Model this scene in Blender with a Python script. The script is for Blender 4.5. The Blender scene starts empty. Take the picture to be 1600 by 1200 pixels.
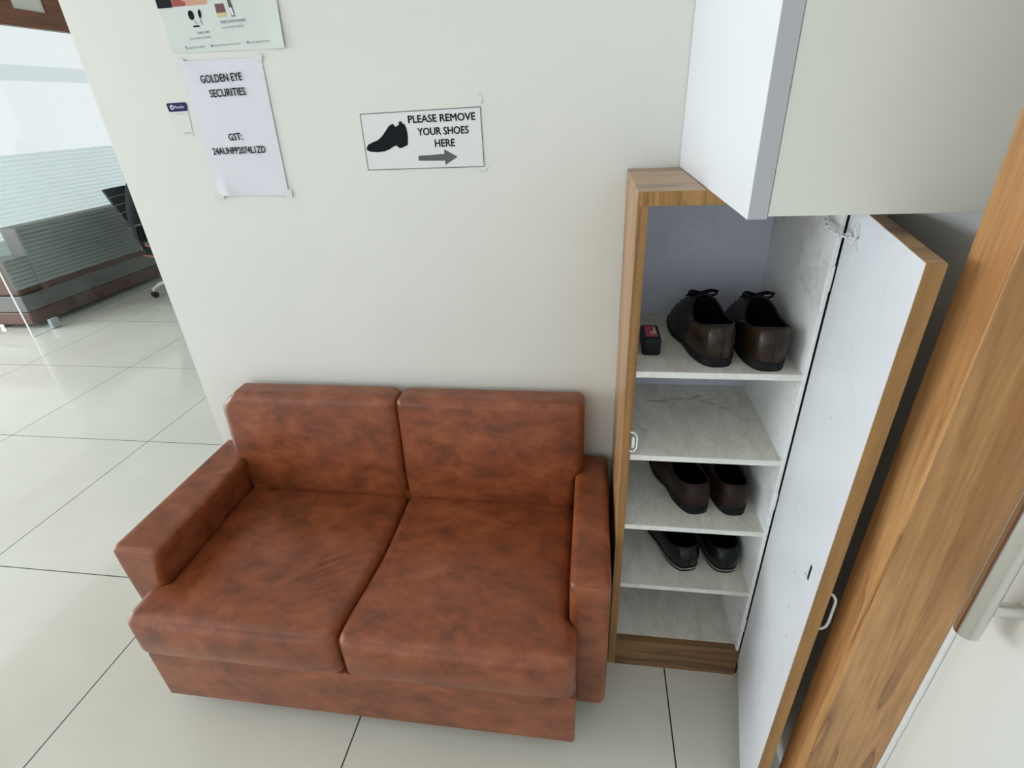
import bpy, bmesh, math, random
from mathutils import Vector, Matrix
random.seed(7)
S = bpy.context.scene
COL = S.collection

# ------------------------------------------------------------------ camera
CAM = Vector((0.14626, -1.28448, 1.40580))
Rv = Vector((0.98931651, 0.13816977, -0.04649695))
Uv = Vector((-0.0250039, 0.47503836, 0.87960978))
Fv = Vector((-0.14362331, 0.86904987, -0.47341808))
cd = bpy.data.cameras.new('camera')
cam = bpy.data.objects.new('camera', cd); COL.objects.link(cam)
cam.matrix_world = Matrix(((Rv.x, Uv.x, -Fv.x, CAM.x), (Rv.y, Uv.y, -Fv.y, CAM.y), (Rv.z, Uv.z, -Fv.z, CAM.z), (0, 0, 0, 1)))
cd.sensor_fit = 'HORIZONTAL'; cd.sensor_width = 36.0; cd.lens = 812.731 * 36.0 / 1600.0
cd.clip_start = 0.02; cd.clip_end = 60
S.camera = cam

# ------------------------------------------------------------------ world, exposure, light strengths
w = bpy.data.worlds.new('world'); S.world = w; w.use_nodes = True
w.node_tree.nodes['Background'].inputs[0].default_value = (0.85, 0.93, 1.0, 1)
w.node_tree.nodes['Background'].inputs[1].default_value = 0.6
S.view_settings.view_transform = 'Standard'; S.view_settings.look = 'None'
S.view_settings.exposure = -0.54; S.view_settings.gamma = 1.0
S.view_settings.use_curve_mapping = False
WIN_SIDE = 13.0      # daylight through the window far to the left
WIN_FRONT = 2.1     # daylight through the glazed shop front behind the camera
FAR_GLOW = 1.40      # added glow in place of the lit far wall beyond the glass partition
LAMP = 2.4          # ceiling panels
OFFICE_FILL = 1.8    # added unseen light in the office, from its side hidden behind the sofa wall

# ------------------------------------------------------------------ materials
def nodes(name):
    m = bpy.data.materials.new(name); m.use_nodes = True
    nt = m.node_tree; b = nt.nodes['Principled BSDF']
    return m, nt, b
def lk(nt, a, b): nt.links.new(a, b)
def plain(name, col, rough=0.5, metal=0.0, spec=0.5, coat=0.0):
    m, nt, b = nodes(name)
    b.inputs['Base Color'].default_value = (*col, 1); b.inputs['Roughness'].default_value = rough
    b.inputs['Metallic'].default_value = metal; b.inputs['Specular IOR Level'].default_value = spec
    b.inputs['Coat Weight'].default_value = coat
    return m
def N(nt, t, **kw):
    n = nt.nodes.new(t)
    for k, v in kw.items(): setattr(n, k, v)
    return n
def coords(nt, scale=(1, 1, 1), rot=(0, 0, 0)):
    tc = N(nt, 'ShaderNodeTexCoord'); mp = N(nt, 'ShaderNodeMapping')
    mp.inputs['Scale'].default_value = scale; mp.inputs['Rotation'].default_value = rot
    lk(nt, tc.outputs['Object'], mp.inputs['Vector']); return mp.outputs['Vector']
def noise(nt, vec, scale, detail=4, rough=0.55, dist=0.0):
    n = N(nt, 'ShaderNodeTexNoise'); lk(nt, vec, n.inputs['Vector'])
    n.inputs['Scale'].default_value = scale; n.inputs['Detail'].default_value = detail
    n.inputs['Roughness'].default_value = rough; n.inputs['Distortion'].default_value = dist
    return n.outputs['Fac']
def ramp(nt, fac, stops):
    r = N(nt, 'ShaderNodeValToRGB'); lk(nt, fac, r.inputs['Fac'])
    el = r.color_ramp.elements
    while len(el) < len(stops): el.new(0.5)
    for e, (p, c) in zip(el, stops):
        e.position = p; e.color = (*c, 1) if len(c) == 3 else c
    return r.outputs['Color']
def mix(nt, fac, a, b, mode='MIX'):
    n = N(nt, 'ShaderNodeMix', data_type='RGBA', blend_type=mode)
    if isinstance(fac, (int, float)): n.inputs[0].default_value = fac
    else: lk(nt, fac, n.inputs[0])
    for i, v in ((6, a), (7, b)):
        if isinstance(v, tuple): n.inputs[i].default_value = (*v, 1)
        else: lk(nt, v, n.inputs[i])
    return n.outputs[2]
def bump(nt, b, h, strength, dist=0.002):
    n = N(nt, 'ShaderNodeBump'); n.inputs['Strength'].default_value = strength; n.inputs['Distance'].default_value = dist
    lk(nt, h, n.inputs['Height']); lk(nt, n.outputs['Normal'], b.inputs['Normal'])
def math_n(nt, op, a, b=None, c=None):
    n = N(nt, 'ShaderNodeMath', operation=op)
    for i, v in enumerate((a, b, c)):
        if v is None: continue
        if isinstance(v, (int, float)): n.inputs[i].default_value = v
        else: lk(nt, v, n.inputs[i])
    return n.outputs[0]

def leather(name, lo, mid, hi, rough=0.42, sc=1.0):
    m, nt, b = nodes(name)
    v = coords(nt, (0.72, 1, 1.1))
    n1 = noise(nt, v, 15 * sc, 5, 0.6, 0.35); n2 = noise(nt, v, 42 * sc, 4, 0.6)
    s = math_n(nt, 'ADD', math_n(nt, 'MULTIPLY', n1, 0.72), math_n(nt, 'MULTIPLY', n2, 0.28))
    c = ramp(nt, s, [(0.34, lo), (0.5, mid), (0.66, hi)])
    lk(nt, c, b.inputs['Base Color'])
    b.inputs['Roughness'].default_value = rough; b.inputs['Specular IOR Level'].default_value = 0.5
    g = noise(nt, v, 520, 2); g2 = noise(nt, v, 24, 3)
    bump(nt, b, math_n(nt, 'ADD', math_n(nt, 'MULTIPLY', g, 0.35), g2), 0.22, 0.0022)
    return m
def wood(name, axis, dark, mid, light, rough=0.38, scale=1.0):
    """laminate wood, the grain running along axis"""
    m, nt, b = nodes(name)
    k = {'x': (0.06, 1, 1), 'y': (1, 0.06, 1), 'z': (1, 1, 0.065)}[axis]
    v = coords(nt, tuple(q * scale for q in k))
    big = noise(nt, v, 9, 3, 0.5, 0.9)
    rings = math_n(nt, 'FRACT', math_n(nt, 'MULTIPLY', big, 5.0))
    line = ramp(nt, rings, [(0.0, (0.05, 0.05, 0.05)), (0.035, (0.55, 0.55, 0.55)), (0.10, (0.92, 0.92, 0.92)), (0.5, (1, 1, 1)), (0.80, (0.86, 0.86, 0.86)), (1.0, (0.45, 0.45, 0.45))])
    tone = ramp(nt, big, [(0.3, mid), (0.5, light), (0.7, mid)])
    fib = noise(nt, v, 90, 4, 0.7)
    fibc = ramp(nt, fib, [(0.3, (0.72, 0.72, 0.72)), (0.62, (1.05, 1.05, 1.05))])
    where = ramp(nt, noise(nt, v, 5.0, 2), [(0.36, (0, 0, 0)), (0.52, (1, 1, 1))])
    c = mix(nt, 1.0, tone, fibc, 'MULTIPLY')
    lined = mix(nt, line, dark, c)
    c = mix(nt, where, c, lined)
    kn = N(nt, 'ShaderNodeTexVoronoi'); kn.inputs['Scale'].default_value = 3.1
    lk(nt, coords(nt, tuple(q if q == 1 else 0.34 for q in k)), kn.inputs['Vector'])
    kf = ramp(nt, kn.outputs['Distance'], [(0.015, (0.55, 0.55, 0.55)), (0.07, (0, 0, 0))])
    c = mix(nt, kf, c, dark)
    lk(nt, c, b.inputs['Base Color']); b.inputs['Roughness'].default_value = rough
    return m
def dirty(name, base, dirt, amount, rough=0.45, stretch=(1, 1, 1), scale=14):
    m, nt, b = nodes(name)
    v = coords(nt, stretch)
    n = noise(nt, v, scale, 6, 0.68, 0.4); n2 = noise(nt, v, scale * 7, 4, 0.7)
    f = math_n(nt, 'ADD', math_n(nt, 'MULTIPLY', n, 0.7), math_n(nt, 'MULTIPLY', n2, 0.3))
    c = ramp(nt, f, [(0.5 - amount, base), (0.62, tuple(a * .5 + d * .5 for a, d in zip(base, dirt))), (0.75, dirt)])
    lk(nt, c, b.inputs['Base Color']); b.inputs['Roughness'].default_value = rough
    return m
def emit(name, col, st):
    m = bpy.data.materials.new(name); m.use_nodes = True
    nt = m.node_tree; nt.nodes.clear()
    e = N(nt, 'ShaderNodeEmission'); o = N(nt, 'ShaderNodeOutputMaterial')
    e.inputs[0].default_value = (*col, 1); e.inputs[1].default_value = st
    lk(nt, e.outputs[0], o.inputs[0]); return m

M = {}
# wall paint, very slightly uneven, with faint handling stains
m, nt, b = nodes('wall_paint'); v = coords(nt)
c = ramp(nt, noise(nt, v, 1.6, 4), [(0.3, (0.74, 0.75, 0.71)), (0.7, (0.79, 0.79, 0.75))])
st = ramp(nt, noise(nt, v, 11, 5, 0.6), [(0.70, (0, 0, 0)), (0.80, (1, 1, 1))])
c = mix(nt, math_n(nt, 'MULTIPLY', st, 0.35), c, (0.62, 0.61, 0.55))
lk(nt, c, b.inputs['Base Color']); b.inputs['Roughness'].default_value = 0.55; b.inputs['Specular IOR Level'].default_value = 0.35
M['wall'] = m
M['white_wall'] = plain('white_wall_paint', (0.82, 0.83, 0.81), 0.6)
M['ceiling'] = plain('ceiling_paint', (0.84, 0.84, 0.82), 0.8)
# floor tiles
m, nt, b = nodes('vitrified_tile')
TX, TY, TS, TSY = -2.8332, -0.2012, 0.8027, 0.7973
tc = N(nt, 'ShaderNodeTexCoord'); sx = N(nt, 'ShaderNodeSeparateXYZ'); lk(nt, tc.outputs['Object'], sx.inputs[0])
def cell(out, off, size):
    f = math_n(nt, 'FRACT', math_n(nt, 'ADD', math_n(nt, 'DIVIDE', math_n(nt, 'SUBTRACT', out, off), size), 20.5))
    return math_n(nt, 'ABSOLUTE', math_n(nt, 'SUBTRACT', f, 0.5))
d = math_n(nt, 'MINIMUM', cell(sx.outputs[0], TX, TS), cell(sx.outputs[1], TY, TSY))
g = math_n(nt, 'LESS_THAN', d, 0.0024)
base = ramp(nt, noise(nt, tc.outputs['Object'], 2.2, 5, 0.6), [(0.3, (0.67, 0.655, 0.58)), (0.7, (0.73, 0.715, 0.64))])
lk(nt, mix(nt, g, base, (0.025, 0.024, 0.022)), b.inputs['Base Color'])
lk(nt, math_n(nt, 'ADD', math_n(nt, 'MULTIPLY', g, 0.6), 0.09), b.inputs['Roughness'])
b.inputs['Specular IOR Level'].default_value = 0.5
M['floor'] = m
M['leather'] = leather('mottled_tan_leatherette', (0.126, 0.034, 0.013), (0.236, 0.061, 0.020), (0.330, 0.098, 0.036), 0.37)
M['leather'].node_tree.nodes['Principled BSDF'].inputs['Coat Weight'].default_value = 0.14
M['leather'].node_tree.nodes['Principled BSDF'].inputs['Coat Roughness'].default_value = 0.24
M['seam'] = plain('leatherette_stitching', (0.10, 0.03, 0.014), 0.6)
M['wood_z'] = wood('teak_laminate_upright', 'z', (0.10, 0.045, 0.018), (0.33, 0.17, 0.068), (0.50, 0.29, 0.135))
M['wood_x'] = wood('teak_laminate_level', 'x', (0.16, 0.08, 0.035), (0.36, 0.20, 0.095), (0.48, 0.29, 0.15))
M['wood_x2'] = wood('teak_edge_band_short', 'z', (0.16, 0.07, 0.02), (0.36, 0.18, 0.05), (0.45, 0.24, 0.08), scale=2.0)
M['wood_post'] = wood('teak_laminate_post', 'z', (0.13, 0.055, 0.022), (0.44, 0.20, 0.068), (0.56, 0.30, 0.118), 0.45, 1.5)
M['wood_edge'] = wood('teak_edge_band', 'z', (0.14, 0.06, 0.02), (0.27, 0.13, 0.04), (0.36, 0.185, 0.06))
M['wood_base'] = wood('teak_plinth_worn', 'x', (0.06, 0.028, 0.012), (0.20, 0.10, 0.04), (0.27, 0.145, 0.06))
M['white_lam'] = plain('white_laminate', (0.80, 0.82, 0.84), 0.35)
M['door_white'] = dirty('shoe_door_white', (0.80, 0.82, 0.85), (0.74, 0.76, 0.78), -0.03, 0.4, scale=6)
M['cab_in'] = dirty('cabinet_inner_white', (0.84, 0.86, 0.85), (0.55, 0.55, 0.51), -0.03, 0.5, scale=9)
M['shelf_top'] = dirty('worn_shelf_laminate', (0.80, 0.78, 0.70), (0.44, 0.39, 0.32), 0.08, 0.5, (1.5, 0.6, 1), 15)
M['shelf_edge'] = dirty('shelf_edge_white', (0.78, 0.78, 0.74), (0.6, 0.58, 0.52), 0.0, 0.45)
M['back_panel'] = dirty('lilac_back_panel', (0.68, 0.71, 0.84), (0.55, 0.56, 0.64), 0.02, 0.5, scale=6)
M['overhead'] = plain('overhead_laminate', (0.80, 0.82, 0.85), 0.4)
M['overhead_front'] = plain('overhead_door_laminate', (0.74, 0.755, 0.71), 0.35)
M['grey_edge'] = plain('grey_edge_band', (0.46, 0.48, 0.52), 0.45)
M['steel'] = plain('brushed_steel', (0.64, 0.63, 0.60), 0.20, 1.0)
M['chrome'] = plain('chrome', (0.8, 0.8, 0.8), 0.12, 1.0)
M['white_metal'] = plain('white_enamel', (0.75, 0.76, 0.76), 0.3)
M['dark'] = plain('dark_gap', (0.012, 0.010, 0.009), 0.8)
M['paper'] = plain('printer_paper', (0.72, 0.73, 0.80), 0.6)
M['sign_paper'] = plain('laminated_card', (0.76, 0.78, 0.78), 0.35)
M['poster_paper'] = plain('glossy_flyer_paper', (0.66, 0.71, 0.68), 0.3)
M['ink'] = plain('black_ink', (0.015, 0.015, 0.02), 0.6, 0.0, 0.1)
M['ink_soft'] = plain('grey_ink', (0.22, 0.22, 0.30), 0.6, 0.0, 0.1)
M['ink_faint'] = plain('faint_ink', (0.36, 0.40, 0.40), 0.6, 0.0, 0.1)
M['arrow_grey'] = plain('arrow_grey', (0.13, 0.13, 0.14), 0.6, 0.0, 0.1)
M['shoe_icon'] = plain('shoe_icon_black', (0.008, 0.011, 0.013), 0.6, 0.0, 0.1)
M['navy'] = plain('navy_print', (0.03, 0.03, 0.12), 0.6, 0.0, 0.1)
M['sticker'] = plain('sticker_white', (0.72, 0.74, 0.70), 0.4)
M['tape'] = plain('clear_tape', (0.72, 0.74, 0.70), 0.25)
M['skin_print'] = plain('printed_skin_tone', (0.62, 0.33, 0.22), 0.4)
M['red_print'] = plain('printed_red', (0.35, 0.05, 0.04), 0.4)
M['yellow_print'] = plain('printed_yellow', (0.62, 0.52, 0.25), 0.4)
M['maroon_print'] = plain('printed_maroon', (0.14, 0.05, 0.06), 0.4)
M['black_leather'] = plain('black_shoe_leather', (0.008, 0.009, 0.010), 0.45, 0.0, 0.25)
M['bronze_leather'] = leather('burnished_brown_leather', (0.008, 0.005, 0.003), (0.022, 0.012, 0.006), (0.058, 0.030, 0.012), 0.28, 1.6)
M['maroon_leather'] = leather('dark_maroon_leather', (0.010, 0.005, 0.004), (0.024, 0.012, 0.009), (0.040, 0.019, 0.013), 0.45, 1.4)
M['maroon_leather'].node_tree.nodes['Principled BSDF'].inputs['Specular IOR Level'].default_value = 0.22
M['bronze_leather'].node_tree.nodes['Principled BSDF'].inputs['Specular IOR Level'].default_value = 0.3
M['patent'] = plain('glossy_black_leather', (0.006, 0.008, 0.008), 0.25, 0.0, 0.3)
M['sole'] = plain('black_rubber_sole', (0.008, 0.009, 0.010), 0.6, 0.0, 0.2)
M['lining'] = plain('dark_shoe_lining', (0.003, 0.003, 0.003), 0.9, 0.0, 0.05)
M['lace'] = plain('black_lace', (0.004, 0.004, 0.005), 0.8, 0.0, 0.1)
M['welt'] = plain('pale_welt', (0.40, 0.40, 0.38), 0.4)
M['tub_black'] = plain('black_plastic_tub', (0.006, 0.008, 0.010), 0.45, 0.0, 0.25)
M['tub_red'] = plain('red_tub_label', (0.42, 0.03, 0.05), 0.35)
M['tub_cream'] = plain('cream_print', (0.75, 0.66, 0.52), 0.4)
M['brown_frame'] = wood('brown_header_veneer', 'y', (0.07, 0.025, 0.012), (0.17, 0.065, 0.032), (0.23, 0.095, 0.05))
M['panel_white'] = plain('white_panel', (0.80, 0.82, 0.76), 0.4)
M['far_leather'] = plain('brown_leatherette', (0.115, 0.052, 0.036), 0.5)
M['far_band'] = plain('grey_leatherette', (0.16, 0.15, 0.14), 0.5)
M['mesh_black'] = plain('black_chair_mesh', (0.012, 0.02, 0.024), 0.55)
M['rib_grey'] = plain('pale_chair_rib', (0.30, 0.36, 0.38), 0.5)
M['black_plastic'] = plain('black_plastic', (0.012, 0.013, 0.015), 0.4)
M['skin'] = plain('skin', (0.50, 0.24, 0.15), 0.5)
M['dark_cloth'] = plain('dark_cloth', (0.018, 0.022, 0.026), 0.85)
M['hair'] = plain('black_hair', (0.01, 0.009, 0.008), 0.6)
M['door_leaf'] = plain('white_door_laminate', (0.70, 0.71, 0.67), 0.25)
M['white_trim'] = plain('white_edge_strip', (0.85, 0.86, 0.86), 0.4)
M['plaster_grey'] = plain('side_wall_paint', (0.74, 0.75, 0.71), 0.6)
# thin glass: tinted see-through plus fresnel reflection
m = bpy.data.materials.new('partition_glass'); m.use_nodes = True; nt = m.node_tree; nt.nodes.clear()
o = N(nt, 'ShaderNodeOutputMaterial'); mx = N(nt, 'ShaderNodeMixShader'); tr = N(nt, 'ShaderNodeBsdfTransparent'); gl = N(nt, 'ShaderNodeBsdfGlossy')
tr.inputs[0].default_value = (0.935, 0.965, 0.965, 1); gl.inputs['Roughness'].default_value = 0.02
fr = N(nt, 'ShaderNodeFresnel'); fr.inputs[0].default_value = 1.5; geo = N(nt, 'ShaderNodeNewGeometry')
lk(nt, math_n(nt, 'MULTIPLY', fr.outputs[0], math_n(nt, 'SUBTRACT', 1.0, geo.outputs['Backfacing'])), mx.inputs[0]); lk(nt, tr.outputs[0], mx.inputs[1]); lk(nt, gl.outputs[0], mx.inputs[2]); lk(nt, mx.outputs[0], o.inputs[0])
M['glass'] = m
M['glass_edge'] = plain('polished_glass_edge', (0.80, 0.86, 0.84), 0.2)
# frosted film with fine level stripes
m = bpy.data.materials.new('striped_film'); m.use_nodes = True; nt = m.node_tree; nt.nodes.clear()
o = N(nt, 'ShaderNodeOutputMaterial'); mx = N(nt, 'ShaderNodeMixShader'); tr = N(nt, 'ShaderNodeBsdfTransparent'); df = N(nt, 'ShaderNodeBsdfDiffuse')
tr.inputs[0].default_value = (0.95, 0.975, 0.975, 1); df.inputs[0].default_value = (0.62, 0.77, 0.76, 1)
tc = N(nt, 'ShaderNodeTexCoord'); sx = N(nt, 'ShaderNodeSeparateXYZ'); lk(nt, tc.outputs['Object'], sx.inputs[0])
fz = math_n(nt, 'FRACT', math_n(nt, 'DIVIDE', sx.outputs[2], 0.03))
stp = math_n(nt, 'MULTIPLY', math_n(nt, 'LESS_THAN', fz, 0.5), 0.08)
lk(nt, math_n(nt, 'ADD', stp, 0.13), mx.inputs[0]); lk(nt, tr.outputs[0], mx.inputs[1]); lk(nt, df.outputs[0], mx.inputs[2]); lk(nt, mx.outputs[0], o.inputs[0])
M['film'] = m
M['win_side'] = emit('daylight_pane_side', (0.86, 0.94, 1.0), WIN_SIDE)
M['win_front'] = emit('daylight_pane_front', (0.95, 0.98, 1.0), WIN_FRONT)
M['office_fill'] = emit('office_fill_glow', (0.95, 0.98, 1.0), OFFICE_FILL)
M['far_glow'] = emit('far_wall_glow', (0.97, 1.0, 1.0), FAR_GLOW)
M['lamp'] = emit('ceiling_panel_glow', (1.0, 0.97, 0.91), LAMP)

# ------------------------------------------------------------------ mesh helpers
def link(name, bm, mat, parent=None, smooth=False, mats=None):
    """one mesh object; geometry is written in the room's coordinates and moved into the parent's own"""
    if parent is not None:
        inv = parent.matrix_world.inverted() if parent.get('_mw') is None else None
        o_par = parent
        off = Matrix.Identity(4)
        chain = []
        while o_par is not None: chain.append(o_par); o_par = o_par.parent
        for q in reversed(chain): off = off @ q.matrix_basis
        bmesh.ops.transform(bm, matrix=off.inverted(), verts=bm.verts)
    me = bpy.data.meshes.new(name)
    bmesh.ops.recalc_face_normals(bm, faces=bm.faces)
    if smooth:
        for e in bm.edges:
            if len(e.link_faces) == 2 and e.calc_face_angle(0) > 0.75: e.smooth = False
    bm.to_mesh(me); bm.free()
    for mm in (mats or [mat]): me.materials.append(mm)
    if smooth:
        for p in me.polygons: p.use_smooth = True
    ob = bpy.data.objects.new(name, me); COL.objects.link(ob)
    if parent is not None: ob.parent = parent
    return ob
def tag(o, label=None, cat=None, group=None, kind=None):
    if label: o['label'] = label
    if cat: o['category'] = cat
    if group: o['group'] = group
    if kind: o['kind'] = kind
    return o
def thing(name, label, cat, loc=(0, 0, 0), rz=0.0, group=None):
    o = bpy.data.objects.new(name, None); COL.objects.link(o)
    o.empty_display_size = 0.1; o.location = loc; o.rotation_euler = (0, 0, rz)
    o.matrix_basis = Matrix.Translation(Vector(loc)) @ Matrix.Rotation(rz, 4, 'Z')
    return tag(o, label, cat, group)
def struct(name, bm, mat, label, cat, **kw): return tag(link(name, bm, mat, **kw), label, cat, kind='structure')
def NB(): return bmesh.new()
def add_box(bm, x0, x1, y0, y1, z0, z1, bev=0.0, seg=2):
    vs = [bm.verts.new((x, y, z)) for x in (x0, x1) for y in (y0, y1) for z in (z0, z1)]
    fs = [bm.faces.new([vs[i] for i in f]) for f in ((0, 1, 3, 2), (4, 6, 7, 5), (0, 4, 5, 1), (2, 3, 7, 6), (0, 2, 6, 4), (1, 5, 7, 3))]
    if bev > 0:
        es = list({e for f in fs for e in f.edges})
        bmesh.ops.bevel(bm, geom=es, offset=bev, segments=seg, affect='EDGES', profile=0.5)
    return bm
def box(*a, **k): return add_box(NB(), *a, **k)
def spaced(a, b, r, n):
    """coordinates dense near the two ends so that rounded edges stay smooth"""
    out = [a + r * (1 - math.cos(i / 5 * math.pi / 2)) for i in range(5)]
    mid = [a + r + (b - a - 2 * r) * i / n for i in range(n + 1)]
    return out + mid + [b - (q - a) for q in reversed(out)]
def rbox(x0, x1, y0, y1, z0, z1, r, n=(10, 10, 6), fn=None, bm=None):
    """box with rolled edges; fn reshapes each vertex afterwards"""
    bm = bm or NB()
    X, Y, Z = spaced(x0, x1, r, n[0]), spaced(y0, y1, r, n[1]), spaced(z0, z1, r, n[2])
    cache = {}
    def V(x, y, z):
        key = (round(x, 6), round(y, 6), round(z, 6))
        if key in cache: return cache[key]
        p = Vector((x, y, z)); q = Vector((min(max(x, x0 + r), x1 - r), min(max(y, y0 + r), y1 - r), min(max(z, z0 + r), z1 - r)))
        d = p - q
        if d.length > 1e-9: p = q + d.normalized() * r
        if fn: p = Vector(fn(p, (x - x0) / (x1 - x0), (y - y0) / (y1 - y0), (z - z0) / (z1 - z0)))
        cache[key] = bm.verts.new(p); return cache[key]
    def sheet(A, B, mk, flip):
        for i in range(len(A) - 1):
            for j in range(len(B) - 1):
                q = [mk(A[i], B[j]), mk(A[i + 1], B[j]), mk(A[i + 1], B[j + 1]), mk(A[i], B[j + 1])]
                if len(set(q)) == 4:
                    bm.faces.new(q[::-1] if flip else q)
    for z, fl in ((z0, True), (z1, False)): sheet(X, Y, lambda a, b, z=z: V(a, b, z), fl)
    for y, fl in ((y0, False), (y1, True)): sheet(X, Z, lambda a, b, y=y: V(a, y, b), fl)
    for x, fl in ((x0, True), (x1, False)): sheet(Y, Z, lambda a, b, x=x: V(x, a, b), fl)
    return bm
def tube(bm, pts, r, seg=10, caps=True, closed=False):
    pts = [Vector(p) for p in pts]; n = len(pts); rings = []
    up = None
    for i, p in enumerate(pts):
        if closed: t = (pts[(i + 1) % n] - pts[i - 1]).normalized()
        else: t = (pts[min(i + 1, n - 1)] - pts[max(i - 1, 0)]).normalized()
        if up is None:
            up = t.orthogonal().normalized()
        up = (up - t * up.dot(t)); up = up.normalized() if up.length > 1e-6 else t.orthogonal().normalized()
        s = t.cross(up); rr = r[i] if isinstance(r, (list, tuple)) else r
        rings.append([bm.verts.new(p + (up * math.cos(a) + s * math.sin(a)) * rr) for a in (2 * math.pi * k / seg for k in range(seg))])
    for i in range(n if closed else n - 1):
        A, B = rings[i], rings[(i + 1) % n]
        for k in range(seg): bm.faces.new((A[k], A[(k + 1) % seg], B[(k + 1) % seg], B[k]))
    if caps and not closed:
        bm.faces.new(rings[0][::-1]); bm.faces.new(rings[-1])
    return bm
def prism(bm, pts, axis, a, b):
    """polygon (two coords) pushed from a to b along axis"""
    def P(u, v, w): return {'x': (w, u, v), 'y': (u, w, v), 'z': (u, v, w)}[axis]
    A = [bm.verts.new(P(u, v, a)) for u, v in pts]; B = [bm.verts.new(P(u, v, b)) for u, v in pts]
    bm.faces.new(A); bm.faces.new(B[::-1]); n = len(pts)
    for i in range(n): bm.faces.new((A[i], B[i], B[(i + 1) % n], A[(i + 1) % n]))
    return bm
def loft(bm, rings, cap0=False, cap1=False, closed=True):
    R = [[bm.verts.new(p) for p in ring] for ring in rings]
    n = len(R[0])
    for A, B in zip(R, R[1:]):
        for k in range(n if closed else n - 1):
            bm.faces.new((A[k], A[(k + 1) % n], B[(k + 1) % n], B[k]))
    if cap0: bm.faces.new(R[0][::-1])
    if cap1: bm.faces.new(R[-1])
    return bm
def sst(a, b, x):
    t = min(max((x - a) / (b - a), 0), 1); return t * t * (3 - 2 * t)
def text_mesh(txt, x0, x1, z0, z1, y, bold=0.0, shear=0.0):
    """lettering laid out on the wall plane, fitted to the rectangle x0..x1, z0..z1"""
    cu = bpy.data.curves.new('lettering', 'FONT'); cu.body = txt; cu.size = 1.0; cu.offset = bold; cu.extrude = 0.0
    cu.resolution_u = 3; cu.space_character = 1.06 if bold else 1.0
    to = bpy.data.objects.new('lettering', cu); COL.objects.link(to)
    bpy.context.view_layer.update()
    me = bpy.data.meshes.new_from_object(to.evaluated_get(bpy.context.evaluated_depsgraph_get()))
    bpy.data.objects.remove(to); bpy.data.curves.remove(cu)
    bm = NB(); bm.from_mesh(me); bpy.data.meshes.remove(me)
    xs = [v.co.x for v in bm.verts]; ys = [v.co.y for v in bm.verts]
    ax, bx, ay, by = min(xs), max(xs), min(ys), max(ys)
    for v in bm.verts:
        u = (v.co.x - ax) / (bx - ax); t = (v.co.y - ay) / (by - ay)
        v.co = Vector((x0 + u * (x1 - x0), y, z0 + t * (z1 - z0) + shear * (u - 0.5)))
    return bm
def text(name, txt, x0, x1, z0, z1, y, mat, parent, bold=0.0, shear=0.0):
    bm = NB(); st = (z1 - z0) * bold * 3.2
    for k, (du, dz) in enumerate(((0, 0), (st, 0), (st / 2, st * .4), (st / 2, -st * .4)) if bold else ((0, 0),)):
        t = text_mesh(txt, x0, x1 - st, z0, z1, y - 0.00003 * k, 0.0, shear)
        for v in t.verts: v.co.x += du; v.co.z += dz
        me = bpy.data.meshes.new('tmp'); t.to_mesh(me); t.free(); bm.from_mesh(me); bpy.data.meshes.remove(me)
    o = link(name, bm, mat, parent)
    for p in o.data.polygons:
        if p.normal.y > 0: p.flip()
    return o

# ------------------------------------------------------------------ the setting
XR = 0.62; H = 2.75
struct('floor', box(-7.0, 1.2, -4.5, 7.2, -0.10, 0.0), M['floor'], 'glossy pale cream floor of large square tiles with dark joints', 'floor')
struct('ceiling', box(-7.0, 1.2, -4.5, 7.2, H, H + 0.1), M['ceiling'], 'plain white ceiling above the room', 'ceiling')
struct('wall_back', box(-1.0522, XR, 0.0, 0.12, 0, H), M['wall'], 'off white painted wall behind the sofa with faint stains', 'wall')
struct('wall_right', box(XR, 0.78, -0.677, 7.2, 0, H), M['plaster_grey'], 'short side wall between the shoe cabinet and the door frame', 'wall')
struct('wall_left', box(-7.0, -6.85, -4.5, 7.2, 0, H), M['white_wall'], 'bright white far wall of the office beyond the glass', 'wall')
struct('wall_rear', box(-7.0, 0.78, 7.05, 7.2, 0, H), M['white_wall'], 'white end wall of the office', 'wall')
struct('wall_front', box(-7.0, 1.2, -4.5, -4.35, 0, H), M['white_wall'], 'wall opposite the sofa', 'wall')
# windows that light the place, and added glowing panels
def window(n, x0, x1, y0, y1, z0, z1, mat, label, axis):
    t = struct('window_%d' % n, box(x0, x1, y0, y1, z0, z1), mat, label, 'window')
    bm = NB(); f = 0.05
    if axis == 'x':
        for a, b, c, d in ((y0 - f, y1 + f, z0 - f, z0), (y0 - f, y1 + f, z1, z1 + f), (y0 - f, y0, z0, z1), (y1, y1 + f, z0, z1), ((y0 + y1) / 2 - f / 2, (y0 + y1) / 2 + f / 2, z0, z1)):
            add_box(bm, x0, x1 + 0.02, a, b, c, d)
    else:
        for a, b, c, d in ((x0 - f, x1 + f, z0 - f, z0), (x0 - f, x1 + f, z1, z1 + f), (x0 - f, x0, z0, z1), (x1, x1 + f, z0, z1), ((x0 + x1) / 2 - f / 2, (x0 + x1) / 2 + f / 2, z0, z1)):
            add_box(bm, a, b, y0, y1 + 0.02, c, d)
    link('window_frame', bm, M['white_trim'], t)
    return t
window(1, -6.85, -6.83, -3.6, 1.6, 0.5, 2.45, M['win_side'], 'wide daylit window in the far left wall', 'x')
window(2, -6.2, -0.4, -4.35, -4.33, 0.25, 2.5, M['win_front'], 'glazed shop front opposite the sofa', 'y')
w3 = struct('window_3', box(-6.85, -6.83, 1.9, 7.0, 0.25, 2.62), M['far_glow'], 'wide pale glowing panel added over the far wall beyond the glass partition', 'window')  # glowing sheet added to give the far wall its brightness
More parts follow.
